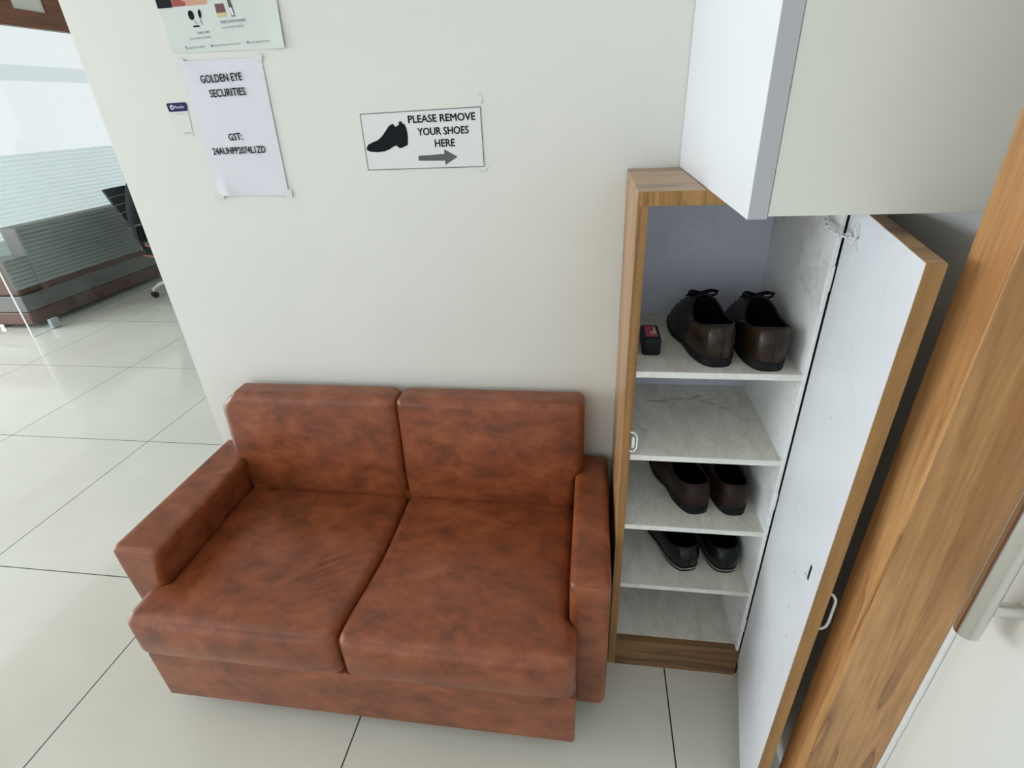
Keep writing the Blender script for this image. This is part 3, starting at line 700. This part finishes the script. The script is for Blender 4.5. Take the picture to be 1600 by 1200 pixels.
# ------------------------------------------------------------------ shoes
def shoe_outline(L, W, n=48, toe=1.0):
    """sole outline, heel at the origin, toe along +y"""
    pts = []
    for k in range(n):
        a = 2 * math.pi * k / n
        yy = L / 2 - L / 2 * math.cos(a)                # 0 at heel, L at toe
        t = yy / L
        half = W / 2 * (0.88 + 0.12 * sst(0.15, 0.68, t)) * (1 - 0.08 * math.exp(-((t - 0.36) / 0.13) ** 2))
        s = math.sin(a); e = abs(s) ** 0.62 * (1 if s >= 0 else -1)
        pts.append((e * half, yy))
    return pts
def make_shoe(name, label, loc, rz, L, W, hh, mat_front, mat_heel, sole_h, heel_h, laces, group, low=False, side=1, welt=False):
    t = thing(name, label, 'shoe', loc, rz, group)
    n = 48; O = shoe_outline(L, W, n)
    B = t.matrix_basis
    def wr_(bm):
        bmesh.ops.transform(bm, matrix=B, verts=bm.verts); return bm
    # sole with a heel block
    def lift(y): return (heel_h - 0.006) * sst(0.36 * L, 0.30 * L, y)
    bm = NB()
    top = [Vector((x * 1.05, (y - L / 2) * 1.02 + L / 2, sole_h + (heel_h - sole_h) * sst(0.55 * L, 0.15 * L, y))) for x, y in O]
    bot = [Vector((x * 1.03, (y - L / 2) * 1.015 + L / 2, (heel_h - sole_h) * 0.55 * sst(0.28 * L, 0.33 * L, y) * sst(0.62 * L, 0.42 * L, y))) for x, y in O]
    loft(bm, [bot, [a.lerp(b, 0.9) for a, b in zip(bot, top)], [Vector((q.x * 0.97, (q.y - L / 2) * .985 + L / 2, q.z)) for q in top]], True, True)
    link('sole', wr_(bm), M['sole'], t, smooth=False)
    if welt:
        bm = NB(); tube(bm, [q + Vector((0, 0, -0.004)) for q in top], 0.0013, 6, closed=True)
        link('welt', wr_(bm), M['welt'], t, smooth=True)
    # upper: from the sole outline up and in to the ankle opening
    oy0, oy1, ow = 0.010, (0.50 if not low else 0.54) * L, W * 0.385
    rings = []; K = 16
    Z0 = [q.z for q in top]
    for k in range(K + 1):
        v = k / K; ring = []
        for i, (x, y) in enumerate(O):
            a = 2 * math.pi * i / n
            c = (oy0 + oy1) / 2; r = (oy1 - oy0) / 2
            s = math.sin(a)
            ex, ey = ow * (abs(s) ** 0.8) * (1 if s >= 0 else -1) * (0.90 + 0.10 * math.cos(a)), c - r * math.cos(a)
            f = (1 - math.cos(a)) / 2                       # 0 heel .. 1 toe
            ht = hh * (1.0 - 0.16 * math.sin(a) ** 2 + (0.20 if laces else 0.05) * sst(0.6, 1.0, f))
            gxy = v ** (1.25 + 1.6 * (1 - f))
            gz = 1 - (1 - v) ** (1.25 + 1.05 * f)
            if f > 0.5: gz = (1 - (1 - min(v * 1.0, 1)) ** 2.1) * (0.55 + 0.45 * v)
            px = x + (ex - x) * gxy; py = y + (ey - y) * gxy
            bulge = 0.05 * math.sin(math.pi * v) * (1 - 0.6 * f)
            px *= 1 + bulge
            if f < 0.3: py -= 0.006 * math.sin(math.pi * v) * (1 - f / 0.3)
            ring.append(Vector((px, py, Z0[i] - 0.003 + (ht - Z0[i] + 0.003) * gz)))
        rings.append(ring)
    bm = NB(); loft(bm, rings)
    up = link('upper', wr_(bm), mat_front, t, smooth=True, mats=[mat_front, mat_heel])
    inv = B.inverted()
    for p in up.data.polygons:
        if p.center.y < 0.30 * L: p.material_index = 1
    # rolled collar and the dark inside
    bm = NB(); tube(bm, rings[-1], 0.0020, 6, closed=True); link('collar', wr_(bm), mat_front, t, smooth=True)
    top_r = rings[-1]
    bm = NB()
    loft(bm, [top_r, [Vector((q.x * 1.06, (q.y - 0.25 * L) * 1.03 + 0.25 * L, q.z * 0.6 + heel_h * 0.4)) for q in top_r], [Vector((q.x * 1.0, (q.y - 0.25 * L) * 1.25 + 0.29 * L, heel_h + 0.002)) for q in top_r]], False, True)
    link('lining', wr_(bm), M['lining'], t, smooth=True)
    # back seam
    bm = NB(); seam = [r[0] + Vector((0, -0.0008, 0)) for r in rings]
    tube(bm, seam, 0.0011, 5); link('heel_seam', wr_(bm), M['sole'], t, smooth=True)
    if laces:
        fr_ = rings[-1][n // 2]
        bm = NB()
        for k in range(5):                                   # crossed rows over the tongue
            r0 = rings[K - 1 - k * 2]; j = 3 + k // 2
            a_, b_ = r0[n // 2 - j], r0[n // 2 + j]
            md = (a_ + b_) / 2 + Vector((0, 0, 0.007))
            tube(bm, [a_ + Vector((0, 0, 0.001)), md, b_ + Vector((0, 0, 0.001))], 0.0022, 6)
        c_ = fr_ + Vector((0, 0.012, -0.006))
        for sgn in (1, -1):                                  # the bow's loops and loose ends
            lp = [c_ + Vector((sgn * 0.030 * math.sin(q), 0.008 * math.cos(q * 2), 0.003 + 0.004 * math.sin(q) ** 2 + 0.006 * math.sin(2 * q))) for q in (math.pi * k / 9 for k in range(10))]
            tube(bm, lp, 0.0026, 6)
            tube(bm, [c_, c_ + Vector((side * 0.016 * sgn, -0.002, 0.008)), c_ + Vector((side * 0.034 * sgn, -0.006, 0.002 + 0.008 * (sgn == side)))], 0.0024, 6)
        link('laces', wr_(bm), M['lace'], t, smooth=True)
    return t
Z1, Z3, Z4 = SH[0] + 0.0004, SH[2] + 0.0004, SH[3] + 0.0004
D = math.radians
make_shoe('dress_shoe', 'left of the two burnished brown lace-up shoes on the top shelf', (0.404, -0.311, Z1), D(7), 0.285, 0.104, 0.086, M['black_leather'], M['bronze_leather'], 0.010, 0.018, True, 'lace-up shoes on the top shelf', side=1)
make_shoe('dress_shoe', 'right of the two burnished brown lace-up shoes, nearest the cabinet side wall', (0.4945, -0.325, Z1), D(0), 0.285, 0.104, 0.086, M['black_leather'], M['bronze_leather'], 0.010, 0.018, True, 'lace-up shoes on the top shelf', side=-1)
make_shoe('slip_on_shoe', 'left dark maroon slip-on shoe on the third shelf', (0.416, -0.287, Z3), D(14), 0.265, 0.104, 0.080, M['maroon_leather'], M['maroon_leather'], 0.010, 0.022, False, 'maroon slip-on shoes on the third shelf', low=True)
make_shoe('slip_on_shoe', 'right dark maroon slip-on shoe beside the cabinet side wall, third shelf', (0.499, -0.285, Z3), D(4), 0.265, 0.098, 0.080, M['maroon_leather'], M['maroon_leather'], 0.010, 0.022, False, 'maroon slip-on shoes on the third shelf', low=True)
make_shoe('black_shoe', 'left glossy black shoe with a pale welt on the fourth shelf', (0.415, -0.281, Z4), D(15), 0.262, 0.108, 0.070, M['patent'], M['patent'], 0.010, 0.013, False, 'black shoes on the fourth shelf', low=True, welt=True)
make_shoe('black_shoe', 'right glossy black shoe with a pale welt, next to the cabinet side wall', (0.508, -0.278, Z4), D(5), 0.262, 0.106, 0.070, M['patent'], M['patent'], 0.010, 0.013, False, 'black shoes on the fourth shelf', low=True, welt=True)
# shoe polish tub
tb = thing('shoe_polish_tub', 'small black plastic shoe polish tub with red label beside the brown shoes', 'shoe polish', (0.277, -0.225, SH[0]))
z0 = SH[0] + 0.0003
def tub_fn(p, u, v, t): return ((p.x - 0.277) * (1 + 0.04 * math.sin(math.pi * t)) + 0.277, p.y, p.z)
link('body', rbox(0.2585, 0.2955, -0.265, -0.185, z0, z0 + 0.040, 0.006, (4, 6, 4), tub_fn), M['tub_black'], tb, smooth=True)
link('label', box(0.2650, 0.2890, -0.255, -0.195, z0 + 0.0398, z0 + 0.0404), M['tub_red'], tb)
bm = NB(); add_box(bm, 0.2755, 0.2885, -0.238, -0.233, z0 + 0.0404, z0 + 0.0407); add_box(bm, 0.2835, 0.2865, -0.233, -0.205, z0 + 0.0404, z0 + 0.0407); add_box(bm, 0.2765, 0.2875, -0.230, -0.227, z0 + 0.0404, z0 + 0.0407)
link('printed_mark', bm, M['tub_cream'], tb)

# ------------------------------------------------------------------ glass partition and the office beyond it
XG = -4.072
gp = thing('glass_partition', 'floor to header clear glass partition with a striped frosted film', 'glass partition', (XG, 3.6, 0))
link('pane', box(XG - 0.005, XG + 0.005, 1.852, 7.04, 0.004, 2.077), M['glass'], gp)
link('pane_edge', box(XG - 0.005, XG + 0.005, 1.847, 1.853, 0.004, 2.077), M['glass_edge'], gp)
link('bottom_edge', box(XG - 0.005, XG + 0.005, 1.853, 2.03, 0.0, 0.004), M['glass_edge'], gp)
link('floor_channel', box(XG - 0.004, XG + 0.004, 2.03, 7.04, 0.0, 0.004), plain('clear_seal', (0.5, 0.52, 0.5), 0.5), gp)
link('striped_film', box(XG + 0.0055, XG + 0.0062, 1.87, 7.04, 0.355, 1.25), M['film'], gp)
o = link('floor_clamp', box(XG - 0.016, XG + 0.016, 2.015, 2.085, 0.004, 0.080, bev=0.004), plain('dull_clamp_metal', (0.36, 0.40, 0.40), 0.45), gp)
hd = thing('partition_header', 'brown veneered header with inset white panels above the glass partition', 'header', (XG, 3.6, 2.08))
bm = NB(); ya, yb2 = -0.5, 7.04
add_box(bm, XG - 0.03, XG + 0.03, ya, yb2, 2.077, 2.187); add_box(bm, XG - 0.03, XG + 0.03, ya, yb2, 2.60, H)
y = 2.795 - 0.42 * 7
while y < yb2:
    add_box(bm, XG - 0.029, XG + 0.029, y - 0.15, y, 2.187, 2.60); y += 0.42
link('frame', bm, M['brown_frame'], hd)
link('infill_panel', box(XG - 0.01, XG + 0.01, ya, yb2, 2.187, 2.60), M['panel_white'], hd)
# second sofa
fs = thing('office_sofa', 'dark brown leatherette sofa with a grey band behind the glass partition', 'sofa', (-4.58, 2.75, 0))
def prof(x0, x1, y0, y1, z0, z1, parent, name, r=0.02):
    link(name, rbox(x0, x1, y0, y1, z0, z1, r, (6, 10, 6)), M['far_leather'], parent, smooth=True)
prof(-4.36, -4.20, 2.20, 3.42, 0.145, 0.752, fs, 'backrest')
prof(-4.98, -4.20, 2.00, 2.20, 0.275, 0.545, fs, 'armrest'); prof(-4.98, -4.20, 3.42, 3.62, 0.275, 0.545, fs, 'armrest')
prof(-4.98, -4.20, 2.00, 3.62, 0.035, 0.145, fs, 'base')
o = link('band', box(-4.97, -4.194, 1.994, 3.626, 0.147, 0.272, bev=0.006), M['far_band'], fs); o['label'] = 'grey middle band'
prof(-4.97, -4.36, 2.21, 2.80, 0.28, 0.43, fs, 'seat_cushion'); prof(-4.97, -4.36, 2.81, 3.41, 0.28, 0.43, fs, 'seat_cushion')
for fx in (-4.92, -4.56):
    for fy in (2.05, 3.55):
        bm = NB(); add_box(bm, fx - 0.02, fx + 0.02, fy - 0.02, fy + 0.02, 0.0, 0.04, bev=0.003); link('foot', bm, M['chrome'], fs)
# office chair
CX, CY = -3.47, 2.93
oc = thing('office_chair', 'black mesh office chair on casters, half hidden behind the wall corner', 'office chair', (CX, CY, 0))
link('seat', rbox(CX - 0.21, CX + 0.25, CY - 0.235, CY + 0.235, 0.405, 0.470, 0.025, (8, 8, 3)), M['mesh_black'], oc, smooth=True)
bm = NB(); rings = []
for k in range(15):
    t = k / 14; zc = 0.50 + 0.44 * t; xc = CX - 0.21 - 0.02 * math.sin(t * 3) - 0.16 * t ** 1.5
    hw = 0.215 - 0.03 * (1 - t) + 0.01 * math.sin(t * math.pi)
    ring = []
    for q in range(9):
        s = -1 + 2 * q / 8; ring.append(Vector((xc - 0.05 * (1 - s * s) + 0.02, CY + hw * s, zc)))
    for q in range(8, -1, -1):
        s = -1 + 2 * q / 8; ring.append(Vector((xc - 0.05 * (1 - s * s), CY + hw * s, zc)))
    rings.append(ring)
loft(bm, rings, True, True)
bk = link('backrest', bm, M['mesh_black'], oc, smooth=True)
bm = NB()
for k in range(2, 14, 2):
    tube(bm, [p + Vector((-0.003, 0, 0)) for p in rings[k][9:18]], 0.004, 6)
    tube(bm, [p + Vector((0.003, 0, 0)) for p in rings[k][0:9]], 0.004, 6)
link('rib', bm, M['rib_grey'], bk, smooth=True)
for sgn in (-1, 1):
    y = CY + sgn * 0.27; bm = NB()
    tube(bm, [(CX - 0.12, y, 0.43), (CX - 0.15, y, 0.56), (CX - 0.13, y, 0.66), (CX - 0.05, y, 0.675), (CX + 0.10, y, 0.675), (CX + 0.15, y, 0.64), (CX + 0.12, y, 0.54), (CX + 0.06, y, 0.43), (CX + 0.0, y - sgn * 0.10, 0.41)], 0.014, 8)
    link('armrest', bm, M['black_plastic'], oc, smooth=True)
bm = NB(); tube(bm, [(CX, CY, 0.13), (CX, CY, 0.41)], 0.028, 14); link('gas_lift', bm, M['chrome'], oc, smooth=True)
for k in range(5):
    a = math.radians(205 + 72 * k); ex, ey = CX + 0.345 * math.cos(a), CY + 0.345 * math.sin(a)
    bm = NB(); tube(bm, [(CX, CY, 0.165), (CX + 0.15 * math.cos(a), CY + 0.15 * math.sin(a), 0.15), (CX + 0.28 * math.cos(a), CY + 0.28 * math.sin(a), 0.115), (ex, ey, 0.075), (ex, ey, 0.055)], [0.026, 0.020, 0.016, 0.013, 0.010], 10)
    lg = link('leg', bm, M['white_metal'], oc, smooth=True)
    bm = NB(); px, py = -math.sin(a + 0.6), math.cos(a + 0.6)
    tube(bm, [(ex - px * 0.026, ey - py * 0.026, 0.0285), (ex - px * 0.02, ey - py * 0.02, 0.0285), (ex + px * 0.02, ey + py * 0.02, 0.0285), (ex + px * 0.026, ey + py * 0.026, 0.0285)], [0.022, 0.028, 0.028, 0.022], 16)
    link('caster', bm, M['black_plastic'], lg, smooth=True)

# ------------------------------------------------------------------ person on the office chair (almost all of it behind the wall)
def skinned(name, verts, edges, radii, mat, parent, root=0, sub=2):
    me = bpy.data.meshes.new(name)
    inv = parent.matrix_basis.inverted()
    me.from_pydata([tuple(inv @ Vector(v)) for v in verts], edges, [])
    ob = bpy.data.objects.new(name, me); COL.objects.link(ob); ob.parent = parent
    sk_ = ob.modifiers.new('Skin', 'SKIN'); sk_.use_smooth_shade = True
    ob.modifiers.new('Subdivision', 'SUBSURF').levels = sub
    ob.modifiers['Subdivision'].render_levels = sub
    for i, r in enumerate(radii):
        rr = r if isinstance(r, tuple) else (r, r)
        me.skin_vertices[0].data[i].radius = rr
        me.skin_vertices[0].data[i].use_root = (i == root)
    me.materials.append(mat); bpy.context.view_layer.update()
    dg = bpy.context.evaluated_depsgraph_get(); new = bpy.data.meshes.new_from_object(ob.evaluated_get(dg))
    ob.modifiers.clear(); ob.data = new
    if not new.materials: new.materials.append(mat)
    for p in new.polygons: p.use_smooth = True
    return ob
pr = thing('person', 'person in dark clothes sitting on the office chair, one hand showing past the wall corner', 'person', (CX, CY, 0))
sx_ = CX + 0.0
V_ = [(sx_ - 0.05, CY, 0.56), (sx_ - 0.06, CY, 0.72), (sx_ - 0.08, CY, 0.88), (sx_ - 0.09, CY, 1.00), (sx_ - 0.075, CY, 1.09), (sx_ - 0.055, CY, 1.19), (sx_ - 0.04, CY, 1.27)]
R_ = [0.075, 0.07, 0.075, 0.055, 0.050, (0.075, 0.085), (0.06, 0.07)]
E_ = [(i, i + 1) for i in range(6)]
def limb(start, pts, rad):
    a = start
    for p, r in zip(pts, rad):
        V_.append(p); R_.append(r); E_.append((a, len(V_) - 1)); a = len(V_) - 1
    return a
# right arm hangs beside the seat, left arm reaches forward to a lap
rw = limb(3, [(sx_ - 0.09, CY - 0.17, 0.985), (sx_ - 0.16, CY - 0.215, 0.74), (sx_ - 0.19, CY - 0.205, 0.52)], [0.040, 0.032, 0.026])
lw = limb(3, [(sx_ - 0.09, CY + 0.17, 0.985), (sx_ - 0.06, CY + 0.21, 0.73), (sx_ + 0.17, CY + 0.12, 0.66)], [0.040, 0.032, 0.026])
for sgn in (-1, 1):
    limb(0, [(sx_ + 0.05, CY + sgn * 0.10, 0.555), (sx_ + 0.38, CY + sgn * 0.12, 0.555), (sx_ + 0.37, CY + sgn * 0.12, 0.10), (sx_ + 0.46, CY + sgn * 0.13, 0.045)], [0.060, 0.048, 0.036, 0.034])
def hand(base, fwd, side, down):
    """palm, four bent fingers of different lengths and a thumb from the palm's side"""
    base = Vector(base); f = Vector(fwd).normalized(); s = Vector(side).normalized(); d = Vector(down).normalized()
    V_.append(tuple(base + f * 0.045)); R_.append((0.034, 0.017)); 
    return base, f, s, d
body = skinned('body', V_, E_, R_, M['skin'], pr)
def add_hand(base, fwd, side, curl):
    base = Vector(base); f = Vector(fwd).normalized(); s = Vector(side).normalized(); c = Vector(curl).normalized()
    v = [base, base + f * 0.05, base + f * 0.085]; r = [0.024, (0.036, 0.016), (0.034, 0.014)]; e = [(0, 1), (1, 2)]
    hb = skinned('hand', [tuple(q) for q in v], e, r, M['skin'], pr)
    for k, L in enumerate((0.066, 0.076, 0.071, 0.056)):
        o_ = base + f * 0.082 + s * (0.029 - 0.019 * k)
        q = [o_ - f * 0.012, o_ + f * L * 0.4, o_ + f * L * 0.68 + c * L * 0.20, o_ + f * L * 0.82 + c * L * 0.46]
        skinned('finger', [tuple(z) for z in q], [(0, 1), (1, 2), (2, 3)], [0.0095, 0.0088, 0.0082, 0.007], M['skin'], pr)
    q = [base + f * 0.022 + s * 0.022, base + f * 0.048 + s * 0.045 + c * 0.008, base + f * 0.078 + s * 0.050 + c * 0.018]
    skinned('thumb', [tuple(z) for z in q], [(0, 1), (1, 2)], [0.013, 0.010, 0.008], M['skin'], pr)
add_hand((sx_ - 0.19, CY - 0.205, 0.515), (0.12, -0.02, -1), (1, 0, 0.1), (0.1, 1, 0))
add_hand((sx_ + 0.16, CY + 0.125, 0.662), (1, -0.3, -0.15), (0, -1, 0), (0, 0, -1))
# face features, hair
bm = NB(); bmesh.ops.create_uvsphere(bm, u_segments=18, v_segments=12, radius=1.0)
for v in bm.verts: v.co = Vector((sx_ - 0.062 + 0.098 * v.co.x, CY + 0.084 * v.co.y, 1.262 + 0.095 * v.co.z))
for v in list(bm.verts):
    if v.co.z < 1.225 or v.co.x > sx_ - 0.062 + 0.055 and v.co.z < 1.30: pass
bmesh.ops.delete(bm, geom=[v for v in bm.verts if v.co.z < 1.20 or (v.co.x > sx_ - 0.025 and v.co.z < 1.312)], context='VERTS')
link('hair', bm, M['hair'], pr, smooth=True)
bm = NB(); tube(bm, [(sx_ + 0.028, CY, 1.235), (sx_ + 0.050, CY, 1.205), (sx_ + 0.030, CY, 1.198)], [0.007, 0.012, 0.008], 8); link('nose', bm, M['skin'], pr, smooth=True)
for sgn in (-1, 1):
    bm = NB(); bmesh.ops.create_uvsphere(bm, u_segments=10, v_segments=8, radius=0.011)
    for v in bm.verts: v.co += Vector((sx_ + 0.022, CY + sgn * 0.030, 1.232))
    link('eye', bm, M['hair'], pr, smooth=True)
    bm = NB(); bmesh.ops.create_uvsphere(bm, u_segments=10, v_segments=8, radius=0.024)
    for v in bm.verts: v.co = Vector((v.co.x * 0.7 + sx_ - 0.055, CY + sgn * 0.080 + v.co.y * 0.4, v.co.z + 1.215))
    link('ear', bm, M['skin'], pr, smooth=True)
bm = NB(); tube(bm, [(sx_ + 0.022, CY - 0.022, 1.168), (sx_ + 0.030, CY, 1.166), (sx_ + 0.022, CY + 0.022, 1.168)], 0.006, 6); link('mouth', bm, M['maroon_print'], pr, smooth=True)
# shirt and trousers over the body
sv = [V_[0], V_[1], V_[2], V_[3], (sx_ - 0.083, CY, 1.045)]; sr = [0.150, 0.135, 0.145, 0.105, 0.066]; se = [(0, 1), (1, 2), (2, 3), (3, 4)]
for pth in ([V_[7], V_[8], tuple(Vector(V_[8]).lerp(Vector(V_[9]), 1.02))], [V_[10], V_[11], tuple(Vector(V_[11]).lerp(Vector(V_[12]), 0.75))]):
    a = 3
    for p, r in zip(pth, (0.066, 0.054, 0.044)):
        sv.append(p); sr.append(r); se.append((a, len(sv) - 1)); a = len(sv) - 1
skinned('shirt', sv, se, sr, M['dark_cloth'], pr)
tv = [V_[0]]; tr_ = [0.145]; te = []
for b0 in (13, 17):
    a = 0
    for i, r in zip(range(b0, b0 + 3), (0.098, 0.076, 0.060)):
        tv.append(V_[i]); tr_.append(r); te.append((a, len(tv) - 1)); a = len(tv) - 1
skinned('trousers', tv, te, tr_, M['dark_cloth'], pr)
for b0 in (13, 17):
    hx_, hy_, hz_ = V_[b0 + 2]; tx_, ty_, tz_ = V_[b0 + 3]
    skinned('shoe', [(hx_ - 0.03, hy_, 0.06), (hx_ + 0.04, hy_, 0.058), (tx_ + 0.02, ty_, 0.046), (tx_ + 0.075, ty_, 0.040)], [(0, 1), (1, 2), (2, 3)], [0.050, 0.052, 0.044, 0.034], M['patent'], pr)

# ------------------------------------------------------------------ ceiling panels (the room's lamps)
for lx, ly in ((-0.6, -1.9), (-3.0, -1.9)):
    t = thing('ceiling_light', 'square white light panel in the ceiling', 'ceiling light', (lx, ly, H - 0.02), group='ceiling light panels')
    link('diffuser', box(lx - 0.29, lx + 0.29, ly - 0.29, ly + 0.29, H - 0.016, H - 0.004), M['lamp'], t)
    bm = NB()
    for a, b, c, d_ in ((-0.31, 0.31, -0.31, -0.29), (-0.31, 0.31, 0.29, 0.31), (-0.31, -0.29, -0.29, 0.29), (0.29, 0.31, -0.29, 0.29)):
        add_box(bm, lx + a, lx + b, ly + c, ly + d_, H - 0.02, H - 0.001)
    link('frame', bm, M['white_trim'], t)
